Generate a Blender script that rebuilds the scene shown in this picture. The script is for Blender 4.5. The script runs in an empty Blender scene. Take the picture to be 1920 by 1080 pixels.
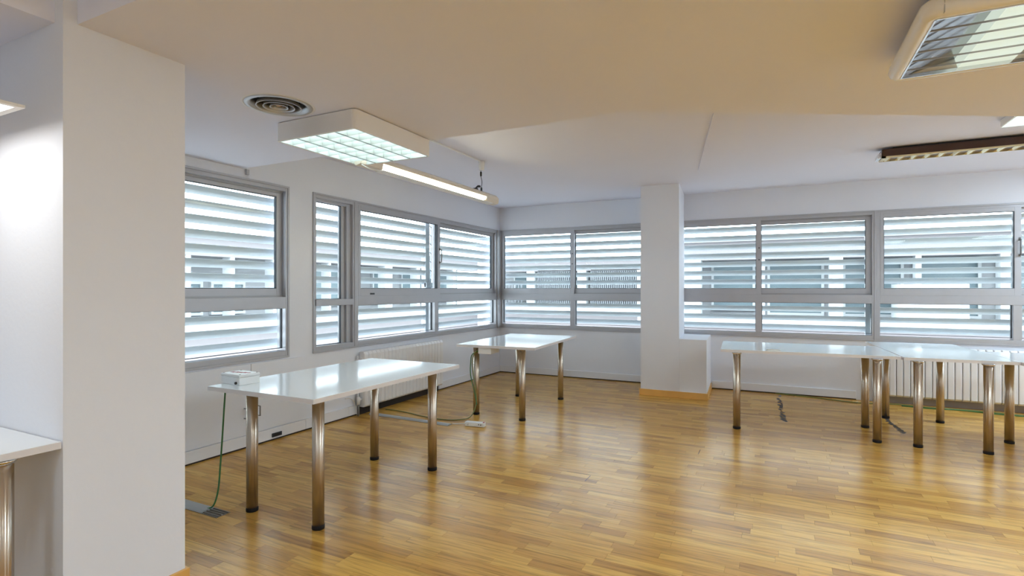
import bpy, bmesh, math, random
from mathutils import Vector, Matrix

random.seed(7)
sc = bpy.context.scene
COL = sc.collection
PI = math.pi

# ------------------------------------------------------------------ camera
cam_data = bpy.data.cameras.new('camera')
cam = bpy.data.objects.new('camera', cam_data)
COL.objects.link(cam)
cam_data.sensor_width = 36.0
cam_data.lens = 1000.7 / 1920 * 36.0
cam_data.shift_y = 1 / 1920
cam_data.clip_start = 0.02
cam.location = (0, 0, 1.32)
cam.rotation_euler = (PI / 2, 0, math.radians(26.41))
sc.camera = cam

# ------------------------------------------------------------------ sky (bright overcast)
SKY = 7.2
world = bpy.data.worlds.new('overcast_sky')
sc.world = world
world.use_nodes = True
bg = world.node_tree.nodes['Background']
bg.inputs[0].default_value = (0.82, 0.925, 1.0, 1)
bg.inputs[1].default_value = SKY

# ------------------------------------------------------------------ lamp strengths and exposure
LAMP = 3.8           # louvred ceiling fixtures in view
FILL_RIGHT = 36.0          # added unseen fill panels right of the picture
FILL_REAR = 16.5          # added unseen fill panels behind the viewpoint
TUBE = 11.0           # hanging fluorescent tube
PANEL = 5.0          # flat panel over the desk
DIM = 0.50            # almost dead fixture at upper right
sc.view_settings.view_transform = 'Standard'
sc.view_settings.look = 'None'
sc.view_settings.exposure = 0.36
sc.view_settings.gamma = 1.0
sc.view_settings.use_curve_mapping = False
sc.cycles.max_bounces = 10
sc.cycles.diffuse_bounces = 6
sc.cycles.glossy_bounces = 4
sc.cycles.transparent_max_bounces = 24
sc.cycles.sample_clamp_indirect = 6.0
sc.cycles.caustics_reflective = False
sc.cycles.caustics_refractive = False
sc.cycles.use_denoising = True

# ------------------------------------------------------------------ materials
def srgb(r, g, b):
    def f(c):
        c /= 255
        return c / 12.92 if c <= 0.04045 else ((c + 0.055) / 1.055) ** 2.4
    return (f(r), f(g), f(b), 1)

def mat(name, col, rough=0.5, metal=0.0, spec=0.5, coat=0.0, bump=0.0, bscale=60, var=0.0, vscale=3.0, emit=None, estr=0.0):
    m = bpy.data.materials.new(name)
    m.use_nodes = True
    nt = m.node_tree
    p = nt.nodes['Principled BSDF']
    if len(col) == 3:
        col = (*col, 1)
    p.inputs['Base Color'].default_value = col
    p.inputs['Roughness'].default_value = rough
    p.inputs['Metallic'].default_value = metal
    p.inputs['Specular IOR Level'].default_value = spec
    p.inputs['Coat Weight'].default_value = coat
    p.inputs['Coat Roughness'].default_value = 0.05
    if emit:
        p.inputs['Emission Color'].default_value = (*emit[:3], 1)
        p.inputs['Emission Strength'].default_value = estr
    geo = None
    if bump or var:
        geo = nt.nodes.new('ShaderNodeNewGeometry')
    if bump:
        n = nt.nodes.new('ShaderNodeTexNoise')
        n.inputs['Scale'].default_value = bscale
        n.inputs['Detail'].default_value = 3
        nt.links.new(geo.outputs['Position'], n.inputs['Vector'])
        b = nt.nodes.new('ShaderNodeBump')
        b.inputs['Strength'].default_value = bump
        b.inputs['Distance'].default_value = 0.002
        nt.links.new(n.outputs['Fac'], b.inputs['Height'])
        nt.links.new(b.outputs['Normal'], p.inputs['Normal'])
    if var:
        n = nt.nodes.new('ShaderNodeTexNoise')
        n.inputs['Scale'].default_value = vscale
        n.inputs['Detail'].default_value = 4
        nt.links.new(geo.outputs['Position'], n.inputs['Vector'])
        mx = nt.nodes.new('ShaderNodeMix')
        mx.data_type = 'RGBA'
        mx.inputs[6].default_value = tuple(c * (1 - var) for c in col[:3]) + (1,)
        mx.inputs[7].default_value = tuple(min(1, c * (1 + var)) for c in col[:3]) + (1,)
        nt.links.new(n.outputs['Fac'], mx.inputs[0])
        nt.links.new(mx.outputs[2], p.inputs['Base Color'])
    return m

M = {}
M['wall'] = mat('white_wall_paint', (0.765, 0.785, 0.845), 0.7, spec=0.2, bump=0.35, bscale=45, var=0.02, vscale=2.0)
M['ceiling'] = mat('white_ceiling_paint', (0.78, 0.785, 0.875), 0.8, spec=0.15, bump=0.2, bscale=30, var=0.02, vscale=1.3)
M['skirting'] = mat('white_skirting_paint', (0.765, 0.77, 0.80), 0.45, spec=0.35, var=0.03, vscale=5)
M['trim_wood'] = mat('varnished_beech', srgb(222, 170, 92), 0.35, var=0.12, vscale=9)
M['alu'] = mat('anodised_aluminium', (0.455, 0.455, 0.48), 0.42, metal=0.35, spec=0.5, var=0.05, vscale=8)
M['alu_dark'] = mat('darker_aluminium_track', (0.38, 0.375, 0.385), 0.45, metal=0.4)  # track a little darker than the frame aluminium
M['gasket'] = mat('black_glazing_gasket', (0.03, 0.035, 0.045), 0.6)
M['slat'] = mat('painted_louvre_blade', (0.64, 0.675, 0.705), 0.5, spec=0.4, var=0.03, vscale=2)
M['rail'] = mat('louvre_rail', (0.60, 0.645, 0.70), 0.45, spec=0.4)
M['table'] = mat('white_gloss_laminate', (0.80, 0.835, 0.86), 0.12, spec=0.42, coat=0.15)
M['table_edge'] = mat('table_edge_band', (0.72, 0.69, 0.69), 0.4)
M['rubber'] = mat('black_plastic_foot', (0.010, 0.007, 0.007), 0.6, spec=0.2)
M['white_plastic'] = mat('white_plastic', (0.79, 0.80, 0.80), 0.35)
M['cream'] = mat('cream_enamel', (0.80, 0.785, 0.76), 0.22, spec=0.5)
M['housing'] = mat('white_enamel_housing', (0.80, 0.785, 0.77), 0.4)
M['beige'] = mat('beige_lamp_body', (0.72, 0.66, 0.57), 0.35)
M['brown'] = mat('brown_enamel', (0.055, 0.022, 0.012), 0.3, spec=0.5)
M['black'] = mat('black_plastic', (0.012, 0.013, 0.016), 0.45)
M['green'] = mat('green_cable_jacket', (0.035, 0.16, 0.045), 0.4)
M['olive'] = mat('green_yellow_cable_jacket', (0.16, 0.19, 0.05), 0.45)
M['grey'] = mat('grey_cable_cover', (0.36, 0.375, 0.38), 0.35)
M['grey_dark'] = mat('grey_cable_cover_base', (0.19, 0.17, 0.15), 0.4)
M['gap'] = mat('dark_gap', (0.025, 0.016, 0.012), 0.8)
M['radiator'] = mat('radiator_enamel', (0.78, 0.785, 0.81), 0.3, spec=0.5)
M['plinth'] = mat('grey_plinth', (0.33, 0.30, 0.285), 0.7)
M['rad_gap'] = mat('dark_metal_and_gap_shade', (0.20, 0.195, 0.19), 0.6)  # dark grey metal; also paints the shade between radiator sections
M['chrome'] = mat('chrome', (0.72, 0.72, 0.73), 0.18, metal=1.0)
M['duct'] = mat('dark_duct', (0.03, 0.03, 0.03), 0.8)
M['vent'] = mat('aluminium_vent', (0.55, 0.56, 0.57), 0.35, metal=0.6)
M['vent_core'] = mat('rusty_vent_core', (0.50, 0.33, 0.16), 0.5, metal=0.2, var=0.2, vscale=20)
M['louver'] = mat('satin_louvre_reflector', (0.55, 0.605, 0.605), 0.35, spec=0.3)
M['louver_line'] = mat('louvre_spine', (0.25, 0.28, 0.28), 0.4, metal=0.5)
M['gold_louver'] = mat('gold_louvre', (0.80, 0.69, 0.42), 0.2, metal=0.85)
M['mirror'] = mat('mirror_reflector', (0.34, 0.35, 0.36), 0.14, metal=1.0)
M['red'] = mat('red_print', (0.35, 0.015, 0.02), 0.5)
M['residue'] = mat('dried_adhesive', (0.045, 0.036, 0.032), 0.7, var=0.4, vscale=60)
M['lamp'] = mat('fluorescent_diffuser', (0.8, 0.8, 0.8), 0.5, emit=(0.86, 1.0, 0.97), estr=LAMP)
M['opal'] = mat('opal_fill_diffuser', (0.8, 0.8, 0.8), 0.5, emit=(0.72, 0.89, 1.0), estr=FILL_RIGHT)
M['opal_rear'] = mat('opal_fill_diffuser_rear', (0.8, 0.8, 0.8), 0.5, emit=(0.72, 0.89, 1.0), estr=FILL_REAR)
M['lamp_soft'] = mat('dimmed_fluorescent_diffuser', (0.7, 0.8, 0.8), 0.5, emit=(0.78, 1.0, 0.97), estr=0.55)
M['tube'] = mat('warm_fluorescent_tube', (0.8, 0.8, 0.7), 0.5, emit=(1.0, 0.96, 0.74), estr=TUBE)
M['panel'] = mat('panel_diffuser', (0.8, 0.8, 0.8), 0.5, emit=(1.0, 0.99, 0.95), estr=PANEL)
M['dim'] = mat('faint_diffuser', (0.34, 0.42, 0.37), 0.3, emit=(0.86, 1.0, 0.88), estr=DIM)
# outside
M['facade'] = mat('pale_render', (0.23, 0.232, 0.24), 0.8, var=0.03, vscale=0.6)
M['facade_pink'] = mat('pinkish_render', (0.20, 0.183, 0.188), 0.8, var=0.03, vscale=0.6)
M['lower_render'] = mat('brightened_lower_render', (0.42, 0.385, 0.395), 0.8, var=0.03, vscale=0.6)  # lighter copy of the render, offsets the ledge's shade by colour
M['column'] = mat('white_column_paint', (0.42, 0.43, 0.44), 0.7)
M['pane_far'] = mat('courtyard_glazing', (0.12, 0.16, 0.175), 0.25, spec=0.4, var=0.08, vscale=0.9)
M['bar'] = mat('grey_railing', (0.13, 0.135, 0.145), 0.6)
M['ground'] = mat('pale_courtyard_paving', (0.34, 0.335, 0.33), 0.8, var=0.05, vscale=0.5)

def glass():
    m = bpy.data.materials.new('window_glass')
    m.use_nodes = True
    nt = m.node_tree
    nt.nodes.clear()
    out = nt.nodes.new('ShaderNodeOutputMaterial')
    tr = nt.nodes.new('ShaderNodeBsdfTransparent')
    tr.inputs[0].default_value = (0.955, 0.985, 0.985, 1)
    gl = nt.nodes.new('ShaderNodeBsdfGlossy')
    gl.inputs['Roughness'].default_value = 0.0
    lw = nt.nodes.new('ShaderNodeLayerWeight')
    lw.inputs['Blend'].default_value = 0.5
    pw = nt.nodes.new('ShaderNodeMath'); pw.operation = 'POWER'; pw.inputs[1].default_value = 5.0
    nt.links.new(lw.outputs['Facing'], pw.inputs[0])
    fr = nt.nodes.new('ShaderNodeMath'); fr.operation = 'MULTIPLY_ADD'
    fr.inputs[1].default_value = 0.5; fr.inputs[2].default_value = 0.006
    nt.links.new(pw.outputs[0], fr.inputs[0])
    mx = nt.nodes.new('ShaderNodeMixShader')
    nt.links.new(fr.outputs[0], mx.inputs[0])
    nt.links.new(tr.outputs[0], mx.inputs[1])
    nt.links.new(gl.outputs[0], mx.inputs[2])
    nt.links.new(mx.outputs[0], out.inputs[0])
    return m
M['glass'] = glass()

def steel():
    m = mat('brushed_steel', (0.55, 0.475, 0.395), 0.26, metal=1.0)
    nt = m.node_tree
    p = nt.nodes['Principled BSDF']
    tg = nt.nodes.new('ShaderNodeTangent'); tg.direction_type = 'RADIAL'; tg.axis = 'Z'
    nt.links.new(tg.outputs[0], p.inputs['Tangent'])
    p.inputs['Anisotropic'].default_value = 0.85
    p.inputs['Anisotropic Rotation'].default_value = 0.25
    return m
M['steel'] = steel()


def floor_mat():
    m = bpy.data.materials.new('oak_laminate')
    m.use_nodes = True
    nt = m.node_tree
    L = nt.links.new
    p = nt.nodes['Principled BSDF']
    geo = nt.nodes.new('ShaderNodeNewGeometry')
    at = nt.nodes.new('ShaderNodeAttribute')
    at.attribute_name = 'tone'
    cmb = nt.nodes.new('ShaderNodeCombineXYZ')
    mul = nt.nodes.new('ShaderNodeMath'); mul.operation = 'MULTIPLY'; mul.inputs[1].default_value = 37.0
    L(at.outputs['Fac'], mul.inputs[0])
    L(mul.outputs[0], cmb.inputs[2])
    add = nt.nodes.new('ShaderNodeVectorMath'); add.operation = 'ADD'
    L(geo.outputs['Position'], add.inputs[0]); L(cmb.outputs[0], add.inputs[1])
    mp = nt.nodes.new('ShaderNodeMapping')
    mp.inputs['Scale'].default_value = (3.5, 55, 1)
    L(add.outputs[0], mp.inputs[0])
    n = nt.nodes.new('ShaderNodeTexNoise')
    n.inputs['Scale'].default_value = 1.0
    n.inputs['Detail'].default_value = 5
    n.inputs['Distortion'].default_value = 0.6
    L(mp.outputs[0], n.inputs['Vector'])
    rp = nt.nodes.new('ShaderNodeValToRGB')
    e = rp.color_ramp.elements
    e[0].position = 0.0; e[0].color = FLOOR_DARK
    e[1].position = 1.0; e[1].color = FLOOR_LIGHT
    mid = rp.color_ramp.elements.new(0.45); mid.color = FLOOR_MID
    L(at.outputs['Fac'], rp.inputs[0])
    gr = nt.nodes.new('ShaderNodeMapRange')
    gr.inputs[1].default_value = 0.30; gr.inputs[2].default_value = 0.55
    gr.inputs[3].default_value = 0.60; gr.inputs[4].default_value = 1.04
    L(n.outputs['Fac'], gr.inputs[0])
    mx = nt.nodes.new('ShaderNodeVectorMath'); mx.operation = 'SCALE'
    L(rp.outputs[0], mx.inputs[0]); L(gr.outputs[0], mx.inputs['Scale'])
    L(mx.outputs[0], p.inputs['Base Color'])
    # wear in the gloss
    n2 = nt.nodes.new('ShaderNodeTexNoise')
    n2.inputs['Scale'].default_value = 1.7
    n2.inputs['Detail'].default_value = 4
    L(geo.outputs['Position'], n2.inputs['Vector'])
    r2 = nt.nodes.new('ShaderNodeMapRange')
    r2.inputs[3].default_value = 0.20; r2.inputs[4].default_value = 0.28
    L(n2.outputs['Fac'], r2.inputs[0])
    L(r2.outputs[0], p.inputs['Roughness'])
    p.inputs['Specular IOR Level'].default_value = 0.25
    return m
FLOOR_DARK = (0.42, 0.212, 0.048, 1)
FLOOR_MID = (0.56, 0.305, 0.066, 1)
FLOOR_LIGHT = (0.66, 0.39, 0.092, 1)
M['floor'] = floor_mat()

# ------------------------------------------------------------------ mesh helpers
class MB:
    def __init__(self):
        self.v = []; self.f = []; self.sm = []
    def add(self, vs, fs, smooth=False):
        o = len(self.v)
        self.v += [tuple(p) for p in vs]
        self.f += [tuple(i + o for i in f) for f in fs]
        self.sm += [smooth] * len(fs)
        return self
    def box(self, x0, x1, y0, y1, z0, z1):
        vs = [(x, y, z) for z in (z0, z1) for y in (y0, y1) for x in (x0, x1)]
        return self.add(vs, [(0, 2, 3, 1), (4, 5, 7, 6), (0, 1, 5, 4), (2, 6, 7, 3), (0, 4, 6, 2), (1, 3, 7, 5)])
    def prism(self, pts, z0, z1, top=None, smooth=False):
        """closed polygon (counter-clockwise) extruded in z"""
        n = len(pts); top = top or pts
        vs = [(x, y, z0) for x, y in pts] + [(x, y, z1) for x, y in top]
        self.add(vs, [(i, (i + 1) % n, n + (i + 1) % n, n + i) for i in range(n)], smooth)
        o = len(self.v) - 2 * n
        self.f += [tuple(o + i for i in range(n - 1, -1, -1)), tuple(o + n + i for i in range(n))]
        self.sm += [False, False]
        return self
    def sweep(self, pts, axis, a, b):
        """closed polygon swept along an axis: 'x' -> pts are (y,z); 'y' -> pts are (x,z)"""
        n = len(pts)
        mk = (lambda t, p: (t, p[0], p[1])) if axis == 'x' else (lambda t, p: (p[0], t, p[1]))
        vs = [mk(a, p) for p in pts] + [mk(b, p) for p in pts]
        fs = [(i, (i + 1) % n, n + (i + 1) % n, n + i) for i in range(n)]
        fs += [tuple(range(n - 1, -1, -1)), tuple(range(n, 2 * n))]
        return self.add(vs, fs)
    def lathe(self, prof, cx=0, cy=0, n=24, cap=True, smooth=True):
        vs = []
        for r, z in prof:
            for k in range(n):
                a = 2 * PI * k / n
                vs.append((cx + r * math.cos(a), cy + r * math.sin(a), z))
        fs = []
        for j in range(len(prof) - 1):
            for k in range(n):
                k2 = (k + 1) % n
                fs.append((j * n + k, j * n + k2, (j + 1) * n + k2, (j + 1) * n + k))
        o = len(self.v)
        self.add(vs, fs, smooth)
        if cap:
            m = len(prof) - 1
            self.f += [tuple(o + k for k in range(n - 1, -1, -1)), tuple(o + m * n + k for k in range(n))]
            self.sm += [False, False]
        return self
    def tube(self, path, r, n=8, sub=6):
        P = [Vector(p) for p in path]
        if sub > 1 and len(P) > 2:
            Q = []
            for i in range(len(P) - 1):
                p0 = P[max(0, i - 1)]; p1 = P[i]; p2 = P[i + 1]; p3 = P[min(len(P) - 1, i + 2)]
                for s in range(sub):
                    t = s / sub
                    Q.append(0.5 * ((2 * p1) + (p2 - p0) * t + (2 * p0 - 5 * p1 + 4 * p2 - p3) * t * t + (3 * p1 - p0 - 3 * p2 + p3) * t ** 3))
            Q.append(P[-1]); P = Q
        vs = []; up = Vector((0, 0, 1))
        prev = None
        for i, p in enumerate(P):
            d = (P[min(i + 1, len(P) - 1)] - P[max(i - 1, 0)]).normalized()
            if prev is None:
                a = up.cross(d)
                if a.length < 0.1:
                    a = Vector((1, 0, 0)).cross(d)
            else:
                a = prev - d * prev.dot(d)
            a.normalize(); prev = a
            b = d.cross(a)
            for k in range(n):
                t = 2 * PI * k / n
                vs.append(p + a * (r * math.cos(t)) + b * (r * math.sin(t)))
        m = len(P)
        fs = [(j * n + k, j * n + (k + 1) % n, (j + 1) * n + (k + 1) % n, (j + 1) * n + k) for j in range(m - 1) for k in range(n)]
        o = len(self.v)
        self.add(vs, fs, True)
        self.f += [tuple(o + k for k in range(n - 1, -1, -1)), tuple(o + (m - 1) * n + k for k in range(n))]
        self.sm += [False, False]
        return self
    def mesh(self, name):
        me = bpy.data.meshes.new(name)
        me.from_pydata(self.v, [], self.f)
        me.polygons.foreach_set('use_smooth', self.sm)
        me.update()
        return me

def part(name, mb, material, parent=None, loc=(0, 0, 0), rz=0.0, bevel=0.0, label=None):
    me = mb.mesh(name) if isinstance(mb, MB) else mb
    if not me.materials:
        me.materials.append(M[material])
    o = bpy.data.objects.new(name, me)
    COL.objects.link(o)
    o.location = loc
    o.rotation_euler = (0, 0, rz)
    if parent:
        o.parent = parent
    if bevel:
        b = o.modifiers.new('bevel', 'BEVEL'); b.width = bevel; b.segments = 2; b.limit_method = 'ANGLE'
    if label:
        o['label'] = label
    return o

def tag(o, label, cat=None, group=None, kind=None):
    o['label'] = label
    if cat: o['category'] = cat
    if group: o['group'] = group
    if kind: o['kind'] = kind
    return o

def thing(name, label, cat, loc=(0, 0, 0), rz=0.0, group=None, kind=None):
    o = bpy.data.objects.new(name, None)
    o.empty_display_size = 0.1
    COL.objects.link(o)
    o.location = loc
    o.rotation_euler = (0, 0, rz)
    return tag(o, label, cat, group, kind)

def rrect(x0, x1, y0, y1, r, n=4):
    pts = []
    for cx, cy, a0 in ((x1 - r, y0 + r, -90), (x1 - r, y1 - r, 0), (x0 + r, y1 - r, 90), (x0 + r, y0 + r, 180)):
        for k in range(n + 1):
            a = math.radians(a0 + 90 * k / n)
            pts.append((cx + r * math.cos(a), cy + r * math.sin(a)))
    return pts

# ------------------------------------------------------------------ measured frame of the room
XL, YB = -3.941, 7.497          # inner faces of left and back wall
ZC, ZD = 2.59, 2.308            # upper ceiling, dropped ceiling
XR, YF = 5.0, -3.0
WT = 0.12
Z0, Z1 = 0.705, 2.235           # window frame bottom and top

# ------------------------------------------------------------------ floor of single strips
floor = part('floor', MB().box(XL - 0.2, XR + 0.2, YF - 0.2, YB + 0.2, -0.12, -0.005), 'gap')
tag(floor, 'honey oak laminate floor laid in narrow strips along the back wall', kind='structure')

def project(x, y, z=0.0):
    a = math.radians(26.41)
    Z = -x * math.sin(a) + y * math.cos(a)
    if Z < 0.2: return None
    return 960 + 1000.7 * (x * math.cos(a) + y * math.sin(a)) / Z, 541 - 1000.7 * (z - 1.32) / Z

SW = 0.069
strips = []
rows = int((YB - YF) / SW) + 1
for r in range(rows):
    y0 = YF + r * SW; y1 = min(y0 + SW, YB)
    x = XL - random.random() * 0.5
    while x < XR:
        ln = random.choice((0.24, 0.30, 0.36, 0.42, 0.50, 0.58))
        a, b = max(x, XL), min(x + ln, XR)
        if b - a > 0.02:
            strips.append((a, b, y0, y1, random.random()))
        x += ln
def strip_mb(mb, s, tones):
    a, b, y0, y1, t = s
    g = 0.0004
    mb.box(a + g, b - g, y0 + g, y1 - g, -0.005, 0.0)
    tones += [t] * 8
def shown(s):
    a, b, y0, y1, t = s
    q = [project(px, py) for px, py in ((a, y0), (b, y0), (b, y1), (a, y1))]
    if None in q: return 0
    if any(p[0] < 350 or p[0] > 1920 or p[1] > 1080 for p in q): return 0
    if a < -2.3 and y0 < 1.47: return 0
    ar = 0
    for i in range(4):
        ar += q[i][0] * q[(i + 1) % 4][1] - q[(i + 1) % 4][0] * q[i][1]
    return abs(ar) / 2
strips.sort(key=shown, reverse=True)
def set_tone(me, tones):
    at = me.attributes.new('tone', 'FLOAT', 'POINT')
    at.data.foreach_set('value', tones)
for s in strips[:295]:
    mb = MB(); tn = []
    strip_mb(mb, s, tn)
    o = part('floor_strip', mb, 'floor', floor)
    set_tone(o.data, tn)
mb = MB(); tn = []
for s in strips[295:]:
    strip_mb(mb, s, tn)
rest = part('floor_strips_beyond', mb, 'floor', floor)
set_tone(rest.data, tn)
rest['kind'] = 'stuff'
for x0, x1, y0, y1 in ((-1.36, -1.19, 3.627, 3.631), (-1.181, -1.177, 3.50, 3.62), (-0.565, -0.561, 4.47, 4.60), (-1.12, -1.04, 4.015, 4.019)):
    part('open_joint', MB().box(x0, x1, y0, y1, -0.0005, 0.0004), 'gap', floor)

# ------------------------------------------------------------------ ceilings
ceil = part('ceiling', MB().box(XL - 0.2, XR + 0.2, YF - 0.2, YB + 0.2, ZC, ZC + 0.12), 'ceiling')
tag(ceil, 'white plaster ceiling with a lower dropped section in front', kind='structure')
VX, VY, VR = -2.407, 2.020, 0.145      # round vent
def bulkhead():
    bm = bmesh.new()
    poly = [(XL, YF), (-2.404, YF), (-2.404, 1.065), (XR, 1.065), (XR, 6.06), (1.227, 4.027), (-0.78, 2.95), (XL, 2.95)]
    lo = [bm.verts.new((x, y, ZD)) for x, y in poly]
    hi = [bm.verts.new((x, y, ZC)) for x, y in poly]
    n = len(poly)
    ed = []
    for i in range(n):
        ed.append(bm.edges.new((lo[i], lo[(i + 1) % n])))
    ci = [bm.verts.new((VX + VR * math.cos(2 * PI * k / 40), VY + VR * math.sin(2 * PI * k / 40), ZD)) for k in range(40)]
    for k in range(40):
        ed.append(bm.edges.new((ci[k], ci[(k + 1) % 40])))
    bmesh.ops.triangle_fill(bm, use_beauty=True, use_dissolve=False, edges=ed)
    for f in list(bm.faces):            # keep the vent opening free
        c = f.calc_center_median()
        if (c.x - VX) ** 2 + (c.y - VY) ** 2 < (VR * 0.985) ** 2 and all((v.co.x - VX) ** 2 + (v.co.y - VY) ** 2 < (VR * 1.01) ** 2 for v in f.verts):
            bm.faces.remove(f)
    for i in range(n):
        j = (i + 1) % n
        bm.faces.new((lo[j], lo[i], hi[i], hi[j]))
    bmesh.ops.recalc_face_normals(bm, faces=bm.faces)
    me = bpy.data.meshes.new('dropped_ceiling')
    bm.to_mesh(me); bm.free()
    return me
part('dropped_ceiling', bulkhead(), 'ceiling', ceil, label='lower ceiling section that turns beige in the floor light')

# ------------------------------------------------------------------ walls
def wall_local(name, segs, loc, rz, label):
    """segs: boxes (u0,u1,z0,z1) in wall coordinates, outward = +v"""
    mb = MB()
    for u0, u1, z0, z1 in segs:
        mb.box(u0, u1, 0.0, WT, z0, z1)
    return tag(part(name, mb, 'wall', None, loc, rz), label, kind='structure')
LEFT = ((XL, 0, 0), PI / 2)
BACK = ((0, YB, 0), 0.0)
wall_local('wall_left', [(YF, YB + WT, 0, Z0), (YF, YB + WT, Z1, ZC), (3.412, 3.686, Z0, Z1), (YF, 1.56, Z0, Z1), (7.40, YB + WT, Z0, Z1)], *LEFT,
           'white wall on the left with three aluminium windows and low cupboard doors')
wall_local('wall_back', [(XL, XR, 0, Z0), (XL, XR, Z1, ZC), (XL, -3.93, Z0, Z1), (3.515, 3.60, Z0, Z1), (4.9, XR, Z0, Z1)], *BACK,
           'white back wall with a long band of aluminium windows')
tag(part('wall_right', MB().box(XR, XR + WT, YF, YB + WT, 0, ZC), 'wall'), 'white wall outside the picture on the right', kind='structure')
tag(part('wall_front', MB().box(XL - WT, XR + WT, YF - WT, YF, 0, ZC), 'wall'), 'white wall behind the viewpoint', kind='structure')
tag(part('wall_middle', MB().box(XL, -2.344, 1.02, 1.47, 0, ZC), 'wall'), 'near white wall end with a grey shaded side at left', kind='structure')

# pillar at the back wall with a lower wider casing
mb = MB()
mb.prism([(-1.52, 6.66), (-1.058, 6.66), (-1.125, YB + 0.01), (-1.50, YB + 0.01)], 0, ZC)
tag(part('wall_pillar', mb, 'wall'), 'white square pillar standing against the back windows', kind='structure')
mb = MB()
mb.prism([(-1.058, 6.661), (-0.744, 6.665), (-0.785, YB), (-1.13, YB)], 0, 0.712)
tag(part('trim_1', mb, 'wall', bevel=0.004), 'low white casing beside the pillar under the window', kind='structure')
mb = MB()
mb.prism([(-1.536, 6.646), (-0.730, 6.652), (-0.745, 6.68), (-1.52, 6.68)], 0, 0.078)
bp = part('baseboard_pillar', mb, 'trim_wood', bevel=0.002)
part('side_strip', MB().prism([(-0.742, 6.68), (-0.730, 6.652), (-0.772, YB - 0.02), (-0.786, YB - 0.02)], 0, 0.078), 'trim_wood', bp)
tag(bp, 'varnished wooden baseboard around the foot of the pillar', kind='structure')
mb = MB().box(-2.344, -2.330, 1.006, 1.484, 0, 0.085).box(-2.60, -2.344, 1.006, 1.02, 0, 0.085).box(-2.6, -2.344, 1.47, 1.484, 0, 0.085)
tag(part('baseboard_middle', mb, 'trim_wood', bevel=0.002), 'varnished wooden baseboard at the foot of the near wall end', kind='structure')

# white skirtings with a dark strip below that paints the gap's shade
def skirting(name, runs, loc, rz, label):
    mb = MB()
    for u0, u1 in runs:
        mb.box(u0 + 0.001, u1 - 0.001, -0.016, 0.0, 0.013, 0.105)
    o = part(name, mb, 'skirting', None, loc, rz, bevel=0.002)
    g = MB()
    for u0, u1 in runs:
        g.box(u0, u1, -0.008, 0.0, 0.0, 0.013)
    part('painted_gap_shade', g, 'gap', o)
    return tag(o, label, kind='structure')
skirting('baseboard_left', [(1.484, 2.44), (2.44, 3.592), (3.592, 4.15), (4.15, 4.27), (5.78, YB)], *LEFT, 'white painted skirting along the left wall')
skirting('baseboard_back', [(XL, -1.54), (-0.77, -0.40), (-0.40, 0.84), (2.80, XR)], *BACK, 'white painted skirting along the back wall')

# ------------------------------------------------------------------ windows
def ring(mb, u0, u1, z0, z1, w, v0, v1, wt=None, wb=None):
    wt = w if wt is None else wt; wb = w if wb is None else wb
    mb.box(u0, u0 + w, v0, v1, z0, z1); mb.box(u1 - w, u1, v0, v1, z0, z1)
    mb.box(u0 + w, u1 - w, v0, v1, z0, z0 + wb); mb.box(u0 + w, u1 - w, v0, v1, z1 - wt, z1)
    return mb

def sash(parent, u0, u1, z0, z1, w, v0, v1, wt=None, wb=None, wl=None, handle=None, latch=None):
    wl_ = wl or w
    mb = MB()
    wt = wt or w; wb = wb or w
    mb.box(u0, u0 + wl_, v0, v1, z0, z1); mb.box(u1 - w, u1, v0, v1, z0, z1)
    mb.box(u0 + wl_, u1 - w, v0, v1, z0, z0 + wb); mb.box(u0 + wl_, u1 - w, v0, v1, z1 - wt, z1)
    s = part('sash', mb, 'alu', parent, bevel=0.0015)
    a, b, c, d = u0 + wl_, u1 - w, z0 + wb, z1 - wt
    vm = (v0 + v1) / 2
    part('gasket', ring(MB(), a, b, c, d, 0.0045, v0 + 0.004, v1 - 0.004), 'gasket', s)
    part('pane', MB().box(a + 0.001, b - 0.001, vm - 0.002, vm + 0.002, c + 0.001, d - 0.001), 'glass', s)
    if handle:
        hu, hz = handle
        mb = MB().tube([(hu, v0 + 0.002, hz - 0.085), (hu, v0 - 0.03, hz - 0.080), (hu, v0 - 0.034, hz), (hu, v0 - 0.03, hz + 0.080), (hu, v0 + 0.002, hz + 0.085)], 0.008, 8, 1)
        mb.box(hu - 0.009, hu + 0.009, v0 - 0.004, v0 + 0.001, hz - 0.105, hz - 0.070)
        mb.box(hu - 0.009, hu + 0.009, v0 - 0.004, v0 + 0.001, hz + 0.070, hz + 0.105)
        part('handle', mb, 'rad_gap', s)
    if latch:
        hu, hz = latch
        mb = MB().box(hu - 0.006, hu + 0.006, v0 - 0.004, v0 + 0.001, hz - 0.008, hz + 0.008).box(hu - 0.006, hu + 0.006, v0 - 0.004, v0 + 0.001, hz + 0.142, hz + 0.158)
        part('latch', mb, 'black', s)
    return s

def frame_of(win, u0, u1, skip_bottom=False):
    mb = ring(MB(), u0, u1, Z0, Z1, 0.018, -0.014, 0.10)            # outer lip
    ring(mb, u0 + 0.018, u1 - 0.018, Z0 + 0.018, Z1 - 0.018, 0.022, -0.008, 0.10, wt=0.03, wb=0.042)
    f = part('frame', mb, 'alu', win, bevel=0.0015)
    return f

def pane_fixed(win, u0, u1, z0, z1, v=0.05):
    g = part('gasket', ring(MB(), u0, u1, z0, z1, 0.0045, v - 0.012, v + 0.012), 'gasket', win)
    part('pane', MB().box(u0 + 0.001, u1 - 0.001, v - 0.002, v + 0.002, z0 + 0.001, z1 - 0.001), 'glass', g)

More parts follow.
